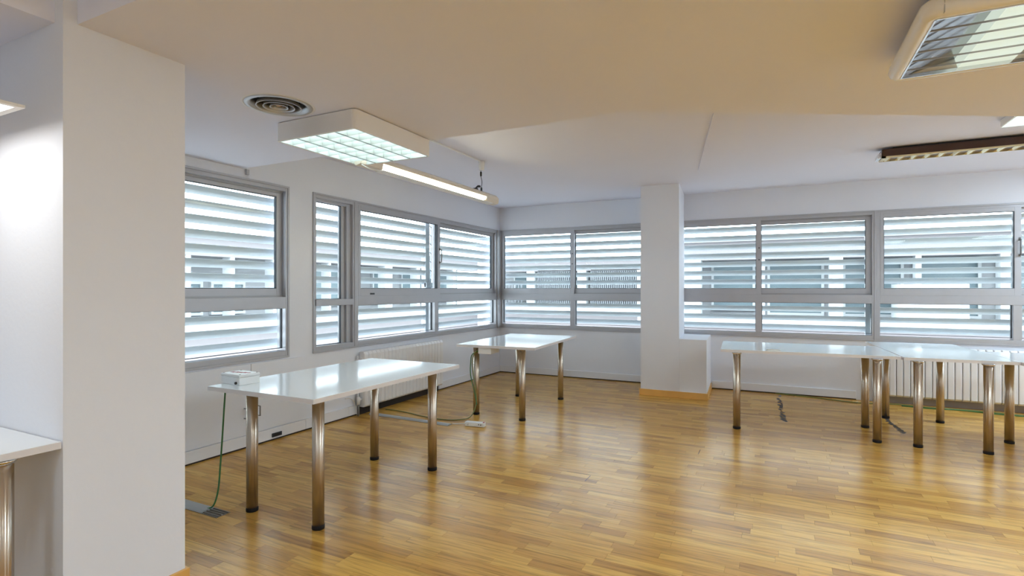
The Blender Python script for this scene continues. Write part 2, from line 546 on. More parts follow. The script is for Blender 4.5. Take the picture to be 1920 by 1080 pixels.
def double_window(idx, place, u0, u1, um, label, handle=None, latch=None, lower=None, plate=None):
    """two sliding sashes over two fixed lights; um = centre of the meeting stiles"""
    win = thing('window_%d' % idx, label, None, place[0], place[1], kind='structure')
    frame_of(win, u0, u1)
    i0, i1 = u0 + 0.04, u1 - 0.04
    part('transom', MB().box(i0, i1, -0.008, 0.10, 1.143, 1.245), 'alu', win, bevel=0.0015)
    a, b = lower or (um - 0.036, um + 0.036)
    part('mullion', MB().box(a, b, -0.004, 0.095, Z0 + 0.06, 1.143), 'alu', win, bevel=0.0015)
    pane_fixed(win, i0, a, 0.785, 1.143)
    pane_fixed(win, b, i1, 0.785, 1.143)
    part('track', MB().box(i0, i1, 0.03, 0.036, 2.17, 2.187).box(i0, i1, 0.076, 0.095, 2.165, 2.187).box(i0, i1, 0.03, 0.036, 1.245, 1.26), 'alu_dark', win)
    sash(win, i0, um + 0.028, 1.24, 2.192, 0.056, -0.010, 0.026, wt=0.045, wb=0.08, wl=0.034, handle=handle, latch=latch)
    sash(win, um - 0.028, i1, 1.25, 2.182, 0.056, 0.040, 0.074, wt=0.045, wb=0.07, handle=None)
    if plate:
        part('plate', MB().box(plate - 0.035, plate + 0.035, -0.0125, -0.0095, 1.255, 1.272), 'gasket', win)
    return win

double_window(1, LEFT, 1.56, 3.412, 2.40, 'aluminium sliding window nearest on the left wall beside the near wall end')
w2 = thing('window_2', 'narrow aluminium window between two wide ones on the left wall', None, *LEFT, kind='structure')
frame_of(w2, 3.686, 4.256)
part('transom', MB().box(3.71, 4.22, -0.008, 0.10, 1.152, 1.215), 'alu', w2, bevel=0.0015)
part('inner_stile', MB().box(4.105, 4.155, 0.045, 0.095, 0.75, 2.20).box(4.155, 4.22, 0.02, 0.095, 0.75, 2.20).box(3.705, 4.16, 0.02, 0.095, 2.162, 2.195), 'alu', w2, bevel=0.0015)
pane_fixed(w2, 3.722, 4.105, 1.215, 2.162, 0.06)
pane_fixed(w2, 3.722, 4.105, 0.765, 1.152, 0.06)
double_window(3, LEFT, 4.256, 7.40, 5.785, 'wide aluminium sliding window on the left wall next to the far corner', handle=(5.797, 1.745), lower=(5.700, 5.775), plate=4.51)
double_window(4, BACK, -3.93, -1.46, -2.72, 'aluminium sliding window on the back wall between corner and pillar', latch=(-2.72, 1.687))
double_window(5, BACK, -1.46, 1.038, -0.21, 'aluminium sliding window on the back wall just right of the pillar', latch=(-0.205, 1.687))
double_window(6, BACK, 1.038, 3.515, 2.298, 'aluminium sliding window on the back wall above the white radiator at right', handle=(2.312, 1.76))
double_window(7, BACK, 3.60, 4.90, 4.25, 'aluminium sliding window at the far right end of the back wall')
tag(part('trim_2', MB().box(XL - 0.01, XL + 0.03, 7.385, YB + 0.01, Z0, Z1).box(XL - 0.01, XL + 0.035, YB - 0.03, YB + 0.01, Z0, Z1), 'alu'), 'aluminium corner post where the two window bands meet', kind='structure')

# ------------------------------------------------------------------ outside louvre shutters
SL = [(0.0, 0.0), (0.006, 0.004), (0.025, -0.030), (0.046, -0.060), (0.041, -0.064), (0.018, -0.034)]
def slat_mesh(u0, u1):
    return MB().sweep(list(reversed(SL)), 'x', u0, u1).mesh('slat')
def shutter(place, u0, u1, label, rails=((0, 0.07), (1, 0.05)), crank=None):
    t = thing('louvre_shutter', label, 'shutter', place[0], place[1])
    me = slat_mesh(u0, u1)
    for k in range(-4, 11):
        part('slat', me, 'slat', t, (0, 0.17, 1.092 + 0.116 * k))
    for side, w in rails:
        a = u0 - w if side == 0 else u1
        part('side_rail', MB().box(a, a + w, 0.17, 0.24, 0.50, 2.40), 'rail', t)
    part('bottom_rail', MB().box(u0, u1, 0.165, 0.24, 0.50, 0.56), 'rail', t)
    part('top_rail', MB().box(u0, u1, 0.165, 0.24, 2.33, 2.40), 'rail', t)
    if crank:
        mb = MB().tube([(crank, 0.20, 0.86), (crank, 0.20, 2.26)], 0.008, 8, 1)
        part('control_rod', mb, 'rail', t)
        for k in range(-2, 10):
            zz = 1.092 + 0.116 * k
            part('rod_clip', MB().tube([(u1 + 0.01, 0.19, zz - 0.015), (u1 + 0.07, 0.175, zz + 0.012), (crank, 0.19, zz - 0.005)], 0.007, 6, 3), 'rail', t)
        part('crank_gear', MB().box(u1 + 0.0, crank + 0.03, 0.155, 0.20, 1.33, 1.40).box(u1 + 0.05, u1 + 0.09, 0.15, 0.19, 1.38, 1.45), 'rail', t, bevel=0.008)
    return t
shutter(LEFT, 1.50, 3.56, 'louvred outside shutter behind the nearest left window')
shutter(LEFT, 3.70, 5.745, 'louvred outside shutter with vertical control rod, behind narrow and wide left windows', rails=((0, 0.07), (1, 0.085)), crank=5.90)
shutter(LEFT, 6.04, 7.56, 'louvred outside shutter at the far end of the left wall', rails=((0, 0.085), (1, 0.07)))
shutter(BACK, -4.02, -1.55, 'louvred outside shutter behind the back window left of the pillar')
shutter(BACK, -1.40, 0.955, 'louvred outside shutter behind the back window right of the pillar')
shutter(BACK, 1.09, 3.44, 'louvred outside shutter behind the back window over the radiator')
shutter(BACK, 3.58, 5.0, 'louvred outside shutter at the far right of the back wall')

# ------------------------------------------------------------------ low cupboard doors in the left wall
cup = thing('low_cupboard', 'low white built-in cupboard doors below the nearest left window', 'cupboard', *LEFT)
for u0, u1, hu in ((2.452, 3.017, 2.955), (3.021, 3.590, 3.08)):
    d = part('door', MB().box(u0, u1, -0.012, -0.0005, 0.112, 0.690), 'wall', cup, bevel=0.001)
    part('handle', MB().tube([(hu, -0.012, 0.250), (hu, -0.045, 0.250), (hu, -0.045, 0.332), (hu, -0.012, 0.332)], 0.0055, 8, 1), 'rad_gap', d, label='dark grey bow handle')
sk = part('floor_socket', MB().prism(rrect(-0.05, 0.05, -0.012, 0.0, 0.004), 0.03, 0.062), 'black', None, (XL + 0.016, 3.268, 0), PI / 2)
tag(sk, 'small black socket low on the white skirting below the cupboard', 'socket')
part('opening', MB().box(-0.03, 0.03, -0.014, -0.011, 0.036, 0.054), 'gap', sk)
br = part('wall_bracket', MB().box(-0.012, 0.012, -0.02, -0.0005, 2.262, 2.306).box(-0.016, 0.016, -0.012, -0.0005, 2.285, 2.306), 'alu', None, (XL, 2.985, 0), PI / 2)
tag(br, 'tiny grey metal bracket under the dropped ceiling on the left wall', 'bracket')

# ------------------------------------------------------------------ radiators
def section_mesh():
    w, d, c = 0.0302, 0.078, 0.007
    def ol(w, d, c):
        return [(-w + c, -d), (w - c, -d), (w, -d + c), (w, -c * 0.5), (w - c, 0), (-w + c, 0), (-w, -c * 0.5), (-w, -d + c)]
    mb = MB()
    mb.prism(ol(w, d, c), 0.105, 0.632)
    mb.prism(ol(w, d, c), 0.632, 0.660, top=[(x, -0.012 + (y + 0.012) * 0.72) for x, y in ol(w, d, c)])
    mb.prism([(x, -0.012 + (y + 0.012) * 0.72) for x, y in ol(w, d, c)], 0.085, 0.105, top=ol(w, d, c))
    return mb.mesh('section')
SEC = section_mesh()
def radiator(place, u0, n, pitch, label, plinth='gap'):
    t = thing('radiator', label, 'radiator', place[0], place[1])
    for k in range(n):
        part('section', SEC, 'radiator', t, (u0 + (k + 0.5) * pitch, -0.030, 0))
    u1 = u0 + n * pitch
    part('header_pipe_and_gap_shade', MB().tube([(u0 + 0.01, -0.066, 0.58), (u1 - 0.01, -0.066, 0.58)], 0.014, 10, 1).tube([(u0 + 0.01, -0.066, 0.17), (u1 - 0.01, -0.066, 0.17)], 0.014, 10, 1).box(u0 + 0.01, u1 - 0.01, -0.058, -0.05, 0.12, 0.62), 'rad_gap', t)  # dark pipes and backing sheet stand in for shade between the sections
    part('wall_mount', MB().box(u0 + 0.2, u0 + 0.24, -0.035, 0, 0.12, 0.6).box(u1 - 0.24, u1 - 0.2, -0.035, 0, 0.12, 0.6), 'rad_gap', t)
    part('end_plug', MB().sweep([(-0.066 + 0.022 * math.cos(a), 0.58 + 0.022 * math.sin(a)) for a in [2 * PI * q / 12 for q in range(12)]], 'x', u0 - 0.012, u0 + 0.004), 'radiator', t)
    v = part('valve', MB().tube([(u0 + 0.005, -0.066, 0.17), (u0 - 0.05, -0.066, 0.17)], 0.012, 10, 1).lathe([(0.018, 0.12), (0.020, 0.19), (0.014, 0.20)], u0 - 0.05, -0.066, 12), 'white_plastic', t)
    part('feed_pipe', MB().tube([(u0 - 0.05, -0.066, 0.14), (u0 - 0.05, -0.066, 0.0)], 0.009, 8, 1), 'rad_gap', t)
    part('drain_valve', MB().tube([(u1 - 0.01, -0.066, 0.17), (u1 + 0.03, -0.066, 0.17)], 0.010, 8, 1), 'black', t)
    part('foot_board', MB().box(u0, u1, -0.028, -0.006, 0.0, 0.085), plinth, t, label='recessed strip under the radiator')
    return t
radiator(LEFT, 4.285, 23, 0.0632, 'white ribbed radiator under the left window behind the nearest table')
radiator(BACK, 1.085, 26, 0.066, 'white ribbed radiator on the back wall behind the right-hand tables', 'plinth')
rads = [o for o in COL.objects if o.name == 'radiator']
part('riser_pipe', MB().tube([(4.262, -0.035, 0.10), (4.262, -0.035, 0.62)], 0.012, 10, 1).box(4.252, 4.272, -0.06, 0, 0.55, 0.58), 'radiator', rads[0])

# ------------------------------------------------------------------ tables
TZ, TT = 0.745, 0.026
def leg(parent, x, y, top, r=0.0325):
    l = part('leg', MB().lathe([(r, 0.022), (r, top - 0.006)], 0, 0, 28), 'steel', parent, (x, y, 0))
    part('foot', MB().lathe([(r + 0.0005, 0.0), (r + 0.002, 0.004), (r + 0.002, 0.020), (r - 0.002, 0.024)], 0, 0, 28), 'rubber', l)
    part('mounting_plate', MB().lathe([(r + 0.002, top - 0.016), (r + 0.012, top - 0.006), (r + 0.012, top - 0.001)], 0, 0, 28), 'chrome', l)
def table(label, corner, rz, L, W, legs, group='white gloss tables on steel legs', top=TZ):
    """corner = front-left corner; local x along L, y along W; legs in world coordinates"""
    t = thing('table', label, 'table', (corner[0], corner[1], 0), rz, group)
    part('tabletop', MB().box(0, L, 0, W, top - TT + 0.001, top), 'table', t, bevel=0.001)
    e = 0.0012
    mb = MB()
    z0, z1 = top - TT, top - 0.002
    mb.box(-e, L + e, -e, 0, z0, z1).box(-e, L + e, W, W + e, z0, z1).box(-e, 0, 0, W, z0, z1).box(L, L + e, 0, W, z0, z1)
    part('edge_band', mb, 'table_edge', t)
    c, s = math.cos(-rz), math.sin(-rz)
    for x, y in legs:
        dx, dy = x - corner[0], y - corner[1]
        leg(t, c * dx - s * dy, s * dx + c * dy, top - TT)
    return t
t1 = table('white gloss table nearest the camera at left, carrying a small white box', (-3.005, 2.020), 0.0, 0.852, 1.418,
      [(-2.262, 2.157), (-2.795, 2.155), (-2.787, 3.222), (-2.248, 3.222)])
t2 = table('white gloss table in front of the far left corner with a box fixed underneath', (-2.970, 4.690), math.radians(3.2), 0.862, 1.42,
      [(-2.830, 4.855), (-2.283, 4.828), (-2.308, 5.95), (-2.845, 5.90)])
t3 = table('long white gloss table right of the pillar with a beige strip on top', (-0.478, 5.418), math.radians(3.4), 1.418, 0.86,
      [(-0.340, 5.452), (0.770, 5.50), (0.750, 6.035), (-0.376, 5.985)])
t4 = table('white gloss table set endwise between two others at right', (0.953, 5.462), math.radians(3.6), 0.755, 1.45,
      [(1.052, 5.486), (1.512, 5.508), (1.437, 6.575), (0.991, 6.568)])
t5 = table('white gloss table cut off by the right picture edge', (1.718, 5.42), math.radians(3.6), 1.41, 0.85,
      [(1.775, 5.965), (1.79, 5.48), (3.0, 5.56), (2.97, 6.04)])
part('cable_box', MB().box(0.24, 0.385, 0.02, 0.215, 0.655, 0.718), 'cream', t2, bevel=0.003, label='small beige box under the tabletop')
desk = table('white desk top against the near wall end under the flat panel lamp', (-3.60, 0.20), 0.0, 1.252, 0.815,
      [(-2.386, 0.862), (-3.5, 0.862), (-3.5, 0.28), (-2.386, 0.28)], group='white gloss tables on steel legs', top=0.760)

bs = part('cable_strip', MB().prism(rrect(-0.058, 0.058, -0.014, 0.014, 0.006), 0, 0.008), 'beige', None, (-0.03, 5.535, TZ), math.radians(4), bevel=0.002)
tag(bs, 'short flat beige plastic strip lying on the long right-hand table', 'strip')

# ------------------------------------------------------------------ small white box with red print
bx = thing('junction_box', 'small white box with red print and black cable hole on nearest table', 'box', (-2.932, 2.180, TZ), math.radians(-4))
part('body', MB().box(-0.092, 0.092, -0.066, 0.066, 0.0, 0.046), 'white_plastic', bx, bevel=0.003)
part('lid', MB().box(-0.094, 0.094, -0.068, 0.068, 0.047, 0.063), 'white_plastic', bx, bevel=0.004)
pr = MB()
zt = 0.0634
for i, (x, y, w, h) in enumerate(((-0.052, -0.012, 0.034, 0.022), (-0.024, -0.002, 0.034, 0.024), (0.004, 0.002, 0.034, 0.020), (0.032, 0.010, 0.034, 0.022), (0.056, 0.018, 0.020, 0.016))):
    pr.box(x - w / 2, x + w / 2, y - h / 2, y + h / 2, zt - 0.001, zt + 0.0004)
part('print', pr, 'red', bx, label='faded red printed mark')
part('rubber_grommet', MB().sweep([(x, z) for x, z in [(0.062 + 0.008 * math.cos(a), 0.013 + 0.008 * math.sin(a)) for a in [2 * PI * q / 12 for q in range(12)]]], 'y', -0.074, -0.062), 'black', bx)
for sx in (-1, 1):
    for sy in (-1, 1):
        part('screw', MB().lathe([(0.006, 0.062), (0.006, 0.0645)], sx * 0.080, sy * 0.055, 10), 'rad_gap', bx)

# ------------------------------------------------------------------ cables and covers on the floor
def cover(name, x0, x1, y, w, label, open_end=0.0, rz=0.0):
    h = 0.014
    L = x1 - x0
    t = thing(name, label, 'cable cover', (x0, y, 0), rz)
    pts = [(-w / 2, 0.003), (w / 2, 0.003), (w / 2 - 0.006, 0.008), (w * 0.28, h), (-w * 0.28, h), (-w / 2 + 0.006, 0.008)]
    part('lid', MB().sweep(list(reversed(pts)), 'x', 0, L - open_end), 'grey', t)
    b = MB().box(0, L, -w / 2, w / 2, 0.0, 0.003)
    if open_end:
        for q in (-0.36, -0.12, 0.12, 0.36):
            b.box(L - open_end, L, q * w - 0.003, q * w + 0.003, 0.003, 0.009)
    part('base', b, 'grey_dark', t)
    return t
cover('cable_cover', -3.90, -2.885, 2.035, 0.088, 'grey floor cable cover with open end beside the nearest table', 0.135)
cover('cable_cover', -3.825, -2.825, 4.37, 0.070, 'long grey floor cable cover running from the left radiator', 0.0, math.radians(-1.5))

c1 = part('network_cable', MB().tube([(-2.96, 2.10, 0.715), (-2.965, 2.095, 0.60), (-2.975, 2.09, 0.42), (-2.985, 2.085, 0.26), (-2.99, 2.075, 0.12), (-3.0, 2.055, 0.035), (-3.03, 2.04, 0.012), (-3.07, 2.04, 0.008)], 0.0048, 8), 'green')
tag(c1, 'green cable hanging from the nearest table into the floor cover', 'cable')
c2 = part('network_cable', MB().tube([(-3.825, 4.60, 0.006), (-3.70, 4.60, 0.006), (-3.54, 4.58, 0.006), (-3.20, 4.50, 0.006), (-3.0, 4.49, 0.006), (-2.86, 4.55, 0.006), (-2.80, 4.68, 0.012), (-2.785, 4.77, 0.12), (-2.80, 4.79, 0.28), (-2.835, 4.80, 0.42), (-2.845, 4.80, 0.56), (-2.80, 4.78, 0.66), (-2.71, 4.77, 0.70)], 0.0050, 8), 'olive')
tag(c2, 'green cable crossing the floor and climbing the corner table leg', 'cable')
c3 = part('network_cable', MB().tube([(-2.775, 4.772, 0.12), (-2.815, 4.785, 0.26), (-2.86, 4.79, 0.42), (-2.865, 4.80, 0.55), (-2.835, 4.79, 0.64), (-2.71, 4.785, 0.69)], 0.0050, 8), 'green')
tag(c3, 'short green cable looped against the corner table leg', 'cable')
c4 = part('network_cable', MB().tube([(-0.02, 7.47, 0.006), (0.2, 7.43, 0.006), (0.46, 7.37, 0.006), (0.84, 7.27, 0.006), (1.2, 7.36, 0.006), (1.5, 7.33, 0.006), (1.9, 7.35, 0.006), (2.3, 7.30, 0.006), (2.8, 7.34, 0.006)], 0.0055, 8), 'olive')
tag(c4, 'green cable lying on the floor along the back wall', 'cable')
c5 = part('network_cable', MB().tube([(1.25, 7.30, 0.006), (1.5, 7.27, 0.006), (1.75, 7.31, 0.006), (2.05, 7.26, 0.006), (2.32, 7.22, 0.010)], 0.0055, 8), 'green')
tag(c5, 'second green cable in front of the right-hand radiator', 'cable')
c6 = part('telephone_cable', MB().tube([(XL + 0.014, 4.10, 0.20), (XL + 0.02, 4.17, 0.19), (XL + 0.025, 4.215, 0.15), (XL + 0.03, 4.225, 0.10), (XL + 0.04, 4.24, 0.02)], 0.0035, 6), 'cream')
tag(c6, 'thin cream cable drooping down the left wall beside the radiator', 'cable')

ps = thing('power_strip', 'white multi-socket power strip on the floor near the corner table', 'power strip', (-2.590, 4.425, 0), math.radians(8))
part('body', MB().box(-0.098, 0.098, -0.03, 0.03, 0.002, 0.042), 'white_plastic', ps, bevel=0.005)
for k in range(3):
    part('socket', MB().lathe([(0.020, 0.041), (0.020, 0.0428)], -0.062 + 0.058 * k, 0.0, 16), 'skirting', ps)
part('switch', MB().box(0.080, 0.094, -0.012, 0.012, 0.041, 0.046), 'red', ps)
part('rating_mark', MB().box(-0.075, -0.060, -0.0306, -0.0295, 0.014, 0.017).box(-0.063, -0.060, -0.0306, -0.0295, 0.014, 0.030).box(0.04, 0.052, -0.0306, -0.0295, 0.02, 0.032).box(0.060, 0.074, -0.0306, -0.0295, 0.018, 0.030), 'rad_gap', ps)
part('cord', MB().tube([(-0.097, 0.0, 0.018), (-0.15, 0.002, 0.012), (-0.20, -0.006, 0.008), (-0.235, -0.012, 0.009)], 0.0045, 8), 'cream', ps)
p2 = thing('power_strip', 'white socket block on the floor at the right picture edge', 'power strip', (2.40, 7.24, 0), 0.0)
part('body', MB().box(-0.09, 0.09, -0.028, 0.028, 0.0, 0.055), 'white_plastic', p2, bevel=0.005)
for k in range(3):
    part('socket', MB().lathe([(0.018, 0.054), (0.018, 0.0558)], -0.055 + 0.055 * k, 0.0, 16), 'skirting', p2)

# dried adhesive left on the floor
def residue(a, b, n, w, label, dens):
    mb = MB()
    rnd = random.Random(len(label))
    for k in range(n):
        t = (k + rnd.random()) / n
        if rnd.random() > dens(t): continue
        cx = a[0] + (b[0] - a[0]) * t + rnd.uniform(-w, w) * 0.6
        cy = a[1] + (b[1] - a[1]) * t
        m = rnd.randint(5, 7); r = rnd.uniform(0.010, 0.024)
        an = rnd.uniform(-0.6, 0.6)
        pts = []
        for q in range(m):
            g = 2 * PI * q / m
            rr = r * rnd.uniform(0.5, 1.25)
            x, y = rr * math.cos(g) * 0.9, rr * math.sin(g) * 2.2
            pts.append((cx + x * math.cos(an) - y * math.sin(an), cy + x * math.sin(an) + y * math.cos(an)))
        mb.prism(pts, 0.0002, 0.0009 + 0.0003 * rnd.random())
    return tag(part('adhesive_residue', mb, 'residue'), label, 'stain')
residue((0.02, 7.36), (0.055, 5.96), 62, 0.030, 'dark adhesive streak on the floor under the long right-hand table', lambda t: 0.35 + 0.65 * t)
residue((0.985, 6.55), (1.035, 5.96), 26, 0.020, 'dark adhesive streak on the floor under the endwise table', lambda t: 0.9)

# ------------------------------------------------------------------ ceiling fixtures
def louvre_fixture(label, x0, x1, y0, y1, zt, zb, nx, ny, group=None, soft=False):
    t = thing('ceiling_light', label, 'ceiling light', ((x0 + x1) / 2, (y0 + y1) / 2, zt), 0.0, group)
    w, l = (x1 - x0) / 2, (y1 - y0) / 2
    h = zt - zb
    out = rrect(-w, w, -l, l, 0.028, 5)
    inn = rrect(-w + 0.010, w - 0.010, -l + 0.010, l - 0.010, 0.020, 5)
    n = len(out)
    mb = MB()
    vs = [(x, y, -0.004) for x, y in out] + [(x, y, -h) for x, y in out] + [(x, y, -h) for x, y in inn] + [(x, y, -0.010) for x, y in inn]
    fs = []
    for a, b in ((1, 0), (2, 1), (3, 2)):
        for i in range(n):
            j = (i + 1) % n
            fs.append((a * n + i, a * n + j, b * n + j, b * n + i))
    fs.append(tuple(range(n)))
    fs.append(tuple(3 * n + i for i in range(n - 1, -1, -1)))
    mb.add(vs, fs)
    part('housing', mb, 'housing', t)
    part('backing_gap', MB().box(-w + 0.012, w - 0.012, -l + 0.012, l - 0.012, -0.004, -0.0005), 'gap', t)
    part('diffuser', MB().box(-w + 0.014, w - 0.014, -l + 0.014, l - 0.014, -h + 0.050, -h + 0.054), 'lamp', t)
    if soft:
        part('cover', MB().box(-w + 0.011, w - 0.011, -l + 0.011, l - 0.011, -h - 0.002, -h + 0.004), 'lamp_soft', t)
        return t
    a, b, c, d = -w + 0.012, w - 0.012, -l + 0.012, l - 0.012
    part('louvre_frame', MB().box(a, a + 0.006, c, d, -h + 0.001, -h + 0.045).box(b - 0.006, b, c, d, -h + 0.001, -h + 0.045).box(a, b, c, c + 0.006, -h + 0.001, -h + 0.045).box(a, b, d - 0.006, d, -h + 0.001, -h + 0.045), 'louver', t)
    for i in range(1, nx):
        x = a + (b - a) * i / nx
        r = part('louvre_rib', MB().sweep([(x - 0.003, -h + 0.002), (x + 0.003, -h + 0.002), (x + 0.009, -h + 0.045), (x - 0.009, -h + 0.045)], 'y', c + 0.006, d - 0.006), 'louver', t)
        part('rib_edge', MB().box(x - 0.004, x + 0.004, c + 0.006, d - 0.006, -h, -h + 0.004), 'louver_line', r)
    for i in range(nx):
        xa, xb = a + (b - a) * i / nx + 0.006, a + (b - a) * (i + 1) / nx - 0.006
        for j in range(1, ny):
            y = c + (d - c) * j / ny
            part('lamella', MB().sweep([(y - 0.0015, -h + 0.004), (y + 0.0015, -h + 0.004), (y + 0.010, -h + 0.043), (y - 0.010, -h + 0.043)], 'x', xa, xb), 'louver', t)
    return t
louvre_fixture('white square ceiling light with glowing louvre grid above the left tables', -2.680, -2.062, 2.225, 2.940, ZD, 2.197, 4, 7)
louvre_fixture('white glowing ceiling light at the right picture edge beyond the brown lamp', 1.505, 2.12, 4.62, 5.255, ZC, 2.535, 4, 6, soft=True)
def fill_panel(label, x, y, zt):  # lamps added out of view to brighten the room
    t = thing('ceiling_light', label, 'ceiling light', (x, y, zt), 0.0, 'added opal fill panels outside the picture')
    part('housing', MB().prism(rrect(-0.31, 0.31, -0.31, 0.31, 0.03), -0.045, -0.0005), 'housing', t)
    part('diffuser', MB().prism(rrect(-0.30, 0.30, -0.30, 0.30, 0.02), -0.058, -0.0452), 'opal' if y > 1 else 'opal_rear', t)
for lab, lx, ly, zt in (('on the dropped ceiling right of the mirror-louvred light', 1.95, 2.0, ZD), ('on the dropped ceiling near the right wall', 3.6, 2.4, ZD),
                        ('on the ceiling right of the brown strip lamp', 3.3, 6.3, ZC), ('near the right end of the far ceiling', 4.4, 6.7, ZC),
                        ('above the rear right', 2.6, 0.1, ZC),
                        ('in the rear middle', 0.6, -1.8, ZC), ('in the rear right corner', 3.0, -1.8, ZC), ('in the rear left corner', -1.3, -1.8, ZC)):
    fill_panel('added unseen opal fill panel ' + lab, lx, ly, zt)

# round air vent
vt = thing('air_vent', 'round metal air vent with concentric rings in the dropped ceiling', 'vent', (VX, VY, ZD))
part('duct', MB().lathe([(VR - 0.001, 0.0), (VR - 0.001, 0.13)], n=40, cap=False).lathe([(VR, 0.13), (VR - 0.001, 0.134)], n=40), 'duct', vt)
part('outer_ring', MB().lathe([(0.171, -0.0005), (0.170, -0.005), (0.150, -0.007), (0.146, 0.0), (0.128, 0.045), (0.125, 0.045), (0.143, 0.0), (0.148, -0.002)], n=48, cap=False), 'vent', vt)
for r0, r1 in ((0.112, 0.092), (0.078, 0.060), (0.044, 0.030)):
    part('cone_ring', MB().lathe([(r0 + 0.003, -0.012), (r0 + 0.002, -0.006), (r1, 0.040), (r1 - 0.003, 0.040), (r0 - 0.003, -0.006), (r0 - 0.002, -0.012), (r0 + 0.003, -0.012)], n=40, cap=False), 'vent', vt)
part('core', MB().lathe([(0.034, 0.020), (0.022, 0.004), (0.012, -0.004), (0.001, -0.006)], n=24), 'vent_core', vt)
part('strut', MB().box(-0.13, 0.13, -0.004, 0.004, 0.052, 0.062).box(-0.004, 0.004, -0.13, 0.13, 0.052, 0.062), 'vent', vt)
part('plaster_crack', MB().lathe([(0.186, -0.0004), (0.182, -0.002), (0.172, -0.002), (0.170, -0.0004)], n=40, cap=False), 'skirting', vt)

# hanging tube lamp
tl = thing('tube_lamp', 'long beige tube lamp hanging below the ceiling near the left wall', 'lamp', (-2.64, 3.6, 2.235))
def tp(pts): return pts
body = [(-0.040, -0.030), (-0.046, 0.020), (-0.020, 0.052), (0.018, 0.052), (0.044, 0.030), (0.046, 0.004)]
low = [(0.046, 0.004), (0.036, -0.040), (-0.010, -0.052), (-0.040, -0.030)]
full = [(-0.040, -0.030), (-0.010, -0.052), (0.036, -0.040), (0.046, 0.004), (0.044, 0.030), (0.018, 0.052), (-0.020, 0.052), (-0.046, 0.020)]
part('body', MB().sweep([(-0.040, -0.030), (-0.016, -0.018), (0.020, -0.006), (0.046, 0.004), (0.044, 0.030), (0.018, 0.052), (-0.020, 0.052), (-0.046, 0.020)], 'y', -0.50, 1.06).sweep(full, 'y', -0.73, -0.50).sweep(full, 'y', 1.06, 1.30).sweep([(x * 0.8, z * 0.8) for x, z in full], 'y', 1.30, 1.335), 'beige', tl, bevel=0.003)
part('diffuser', MB().sweep([(-0.030, -0.034), (0.034, -0.034), (0.043, 0.000), (0.020, -0.008), (-0.016, -0.020)], 'y', -0.50, 1.05), 'tube', tl)
part('lower_rim', MB().sweep([(-0.014, -0.055), (0.036, -0.045), (0.036, -0.040), (-0.014, -0.050)], 'y', -0.52, 1.20), 'white_plastic', tl)
part('lamp_holder', MB().box(-0.01, 0.035, 1.02, 1.06, -0.045, -0.012), 'gold_louver', tl)
part('swivel_joint', MB().box(-0.022, 0.010, 0.90, 0.95, 0.048, 0.068).tube([(-0.005, 0.925, 0.062), (-0.002, 0.955, 0.088), (0.0, 0.985, 0.094)], 0.010, 8, 3).box(-0.012, 0.012, 0.965, 0.995, 0.086, 0.104), 'black', tl, bevel=0.002)
part('stud', MB().lathe([(0.009, 0.048), (0.010, 0.085), (0.006, 0.094)], 0.0, 1.03, 10), 'black', tl)
part('suspension_wire', MB().tube([(0.0, 1.03, 0.088), (0.006, 1.03, 0.15), (-0.006, 1.03, 0.21), (-0.004, 1.03, 0.28)], 0.003, 6).tube([(0.0, -0.69, 0.05), (0.0, -0.69, ZD - 2.2355)], 0.002, 6, 1), 'black', tl)
part('connector', MB().lathe([(0.008, 0.205), (0.010, 0.21), (0.010, 0.245), (0.007, 0.25)], -0.005, 1.03, 10), 'black', tl)
part('ceiling_rose', MB().lathe([(0.020, 0.262), (0.027, 0.268), (0.032, 0.340), (0.032, 0.352)], 0.0, 1.035, 20), 'cream', tl)
part('feed_cable', MB().tube([(0.03, -0.72, -0.045), (0.055, -0.66, -0.066), (0.05, -0.58, -0.060), (0.038, -0.50, -0.046)], 0.004, 6), 'white_plastic', tl)
cd = part('cable_duct', MB().box(-2.648, -2.632, 2.955, 4.60, ZC - 0.013, ZC - 0.0005), 'white_plastic', bevel=0.001)
tag(cd, 'thin white cable duct on the ceiling leading to the hanging lamp', 'cable duct')
cd2 = part('cable_duct', MB().box(-0.009, 0.009, 0, 2.80, ZC - 0.011, ZC - 0.0005).box(-0.014, 0.014, 1.86, 1.90, ZC - 0.013, ZC - 0.0005), 'ceiling', None, (-0.243, 3.22, 0), math.radians(10.3))
tag(cd2, 'thin white cable duct on the ceiling in the middle of the room', 'cable duct')

# rounded fixture at the upper right
rl = thing('ceiling_light', 'cream ceiling light with rounded frame and mirror louvres at upper right', 'ceiling light', (0.735, 2.445, ZD))
W2 = 0.318
zb = 2.195 - ZD
FRP = [(0.0, 0.0), (0.0, 0.012), (-0.012, 0.042), (-0.034, 0.058), (-0.052, 0.052), (-0.060, 0.030), (-0.060, 0.0)]
def frame_corner_ring():
    """profile (inset d from outer edge, height) swept round a rounded square"""
    prof = [(0.046, 0.000), (0.022, -0.002), (0.006, 0.010), (0.000, 0.030), (0.006, 0.052), (0.024, 0.066), (0.046, 0.066)]
    r0 = 0.055
    loops = []
    for d, z in prof:
        pts = rrect(-W2 + d, W2 - d, -W2 + d, W2 - d, max(0.008, r0 - d), 6)
        loops.append([(x, y, zb + z) for x, y in pts])
    n = len(loops[0]); vs = [p for l in loops for p in l]
    fs = []
    for j in range(len(loops)):
        j2 = (j + 1) % len(loops)
        for i in range(n):
            k = (i + 1) % n
            fs.append((j * n + i, j2 * n + i, j2 * n + k, j * n + k))
    return MB().add(vs, fs, True)
part('frame', frame_corner_ring(), 'cream', rl)
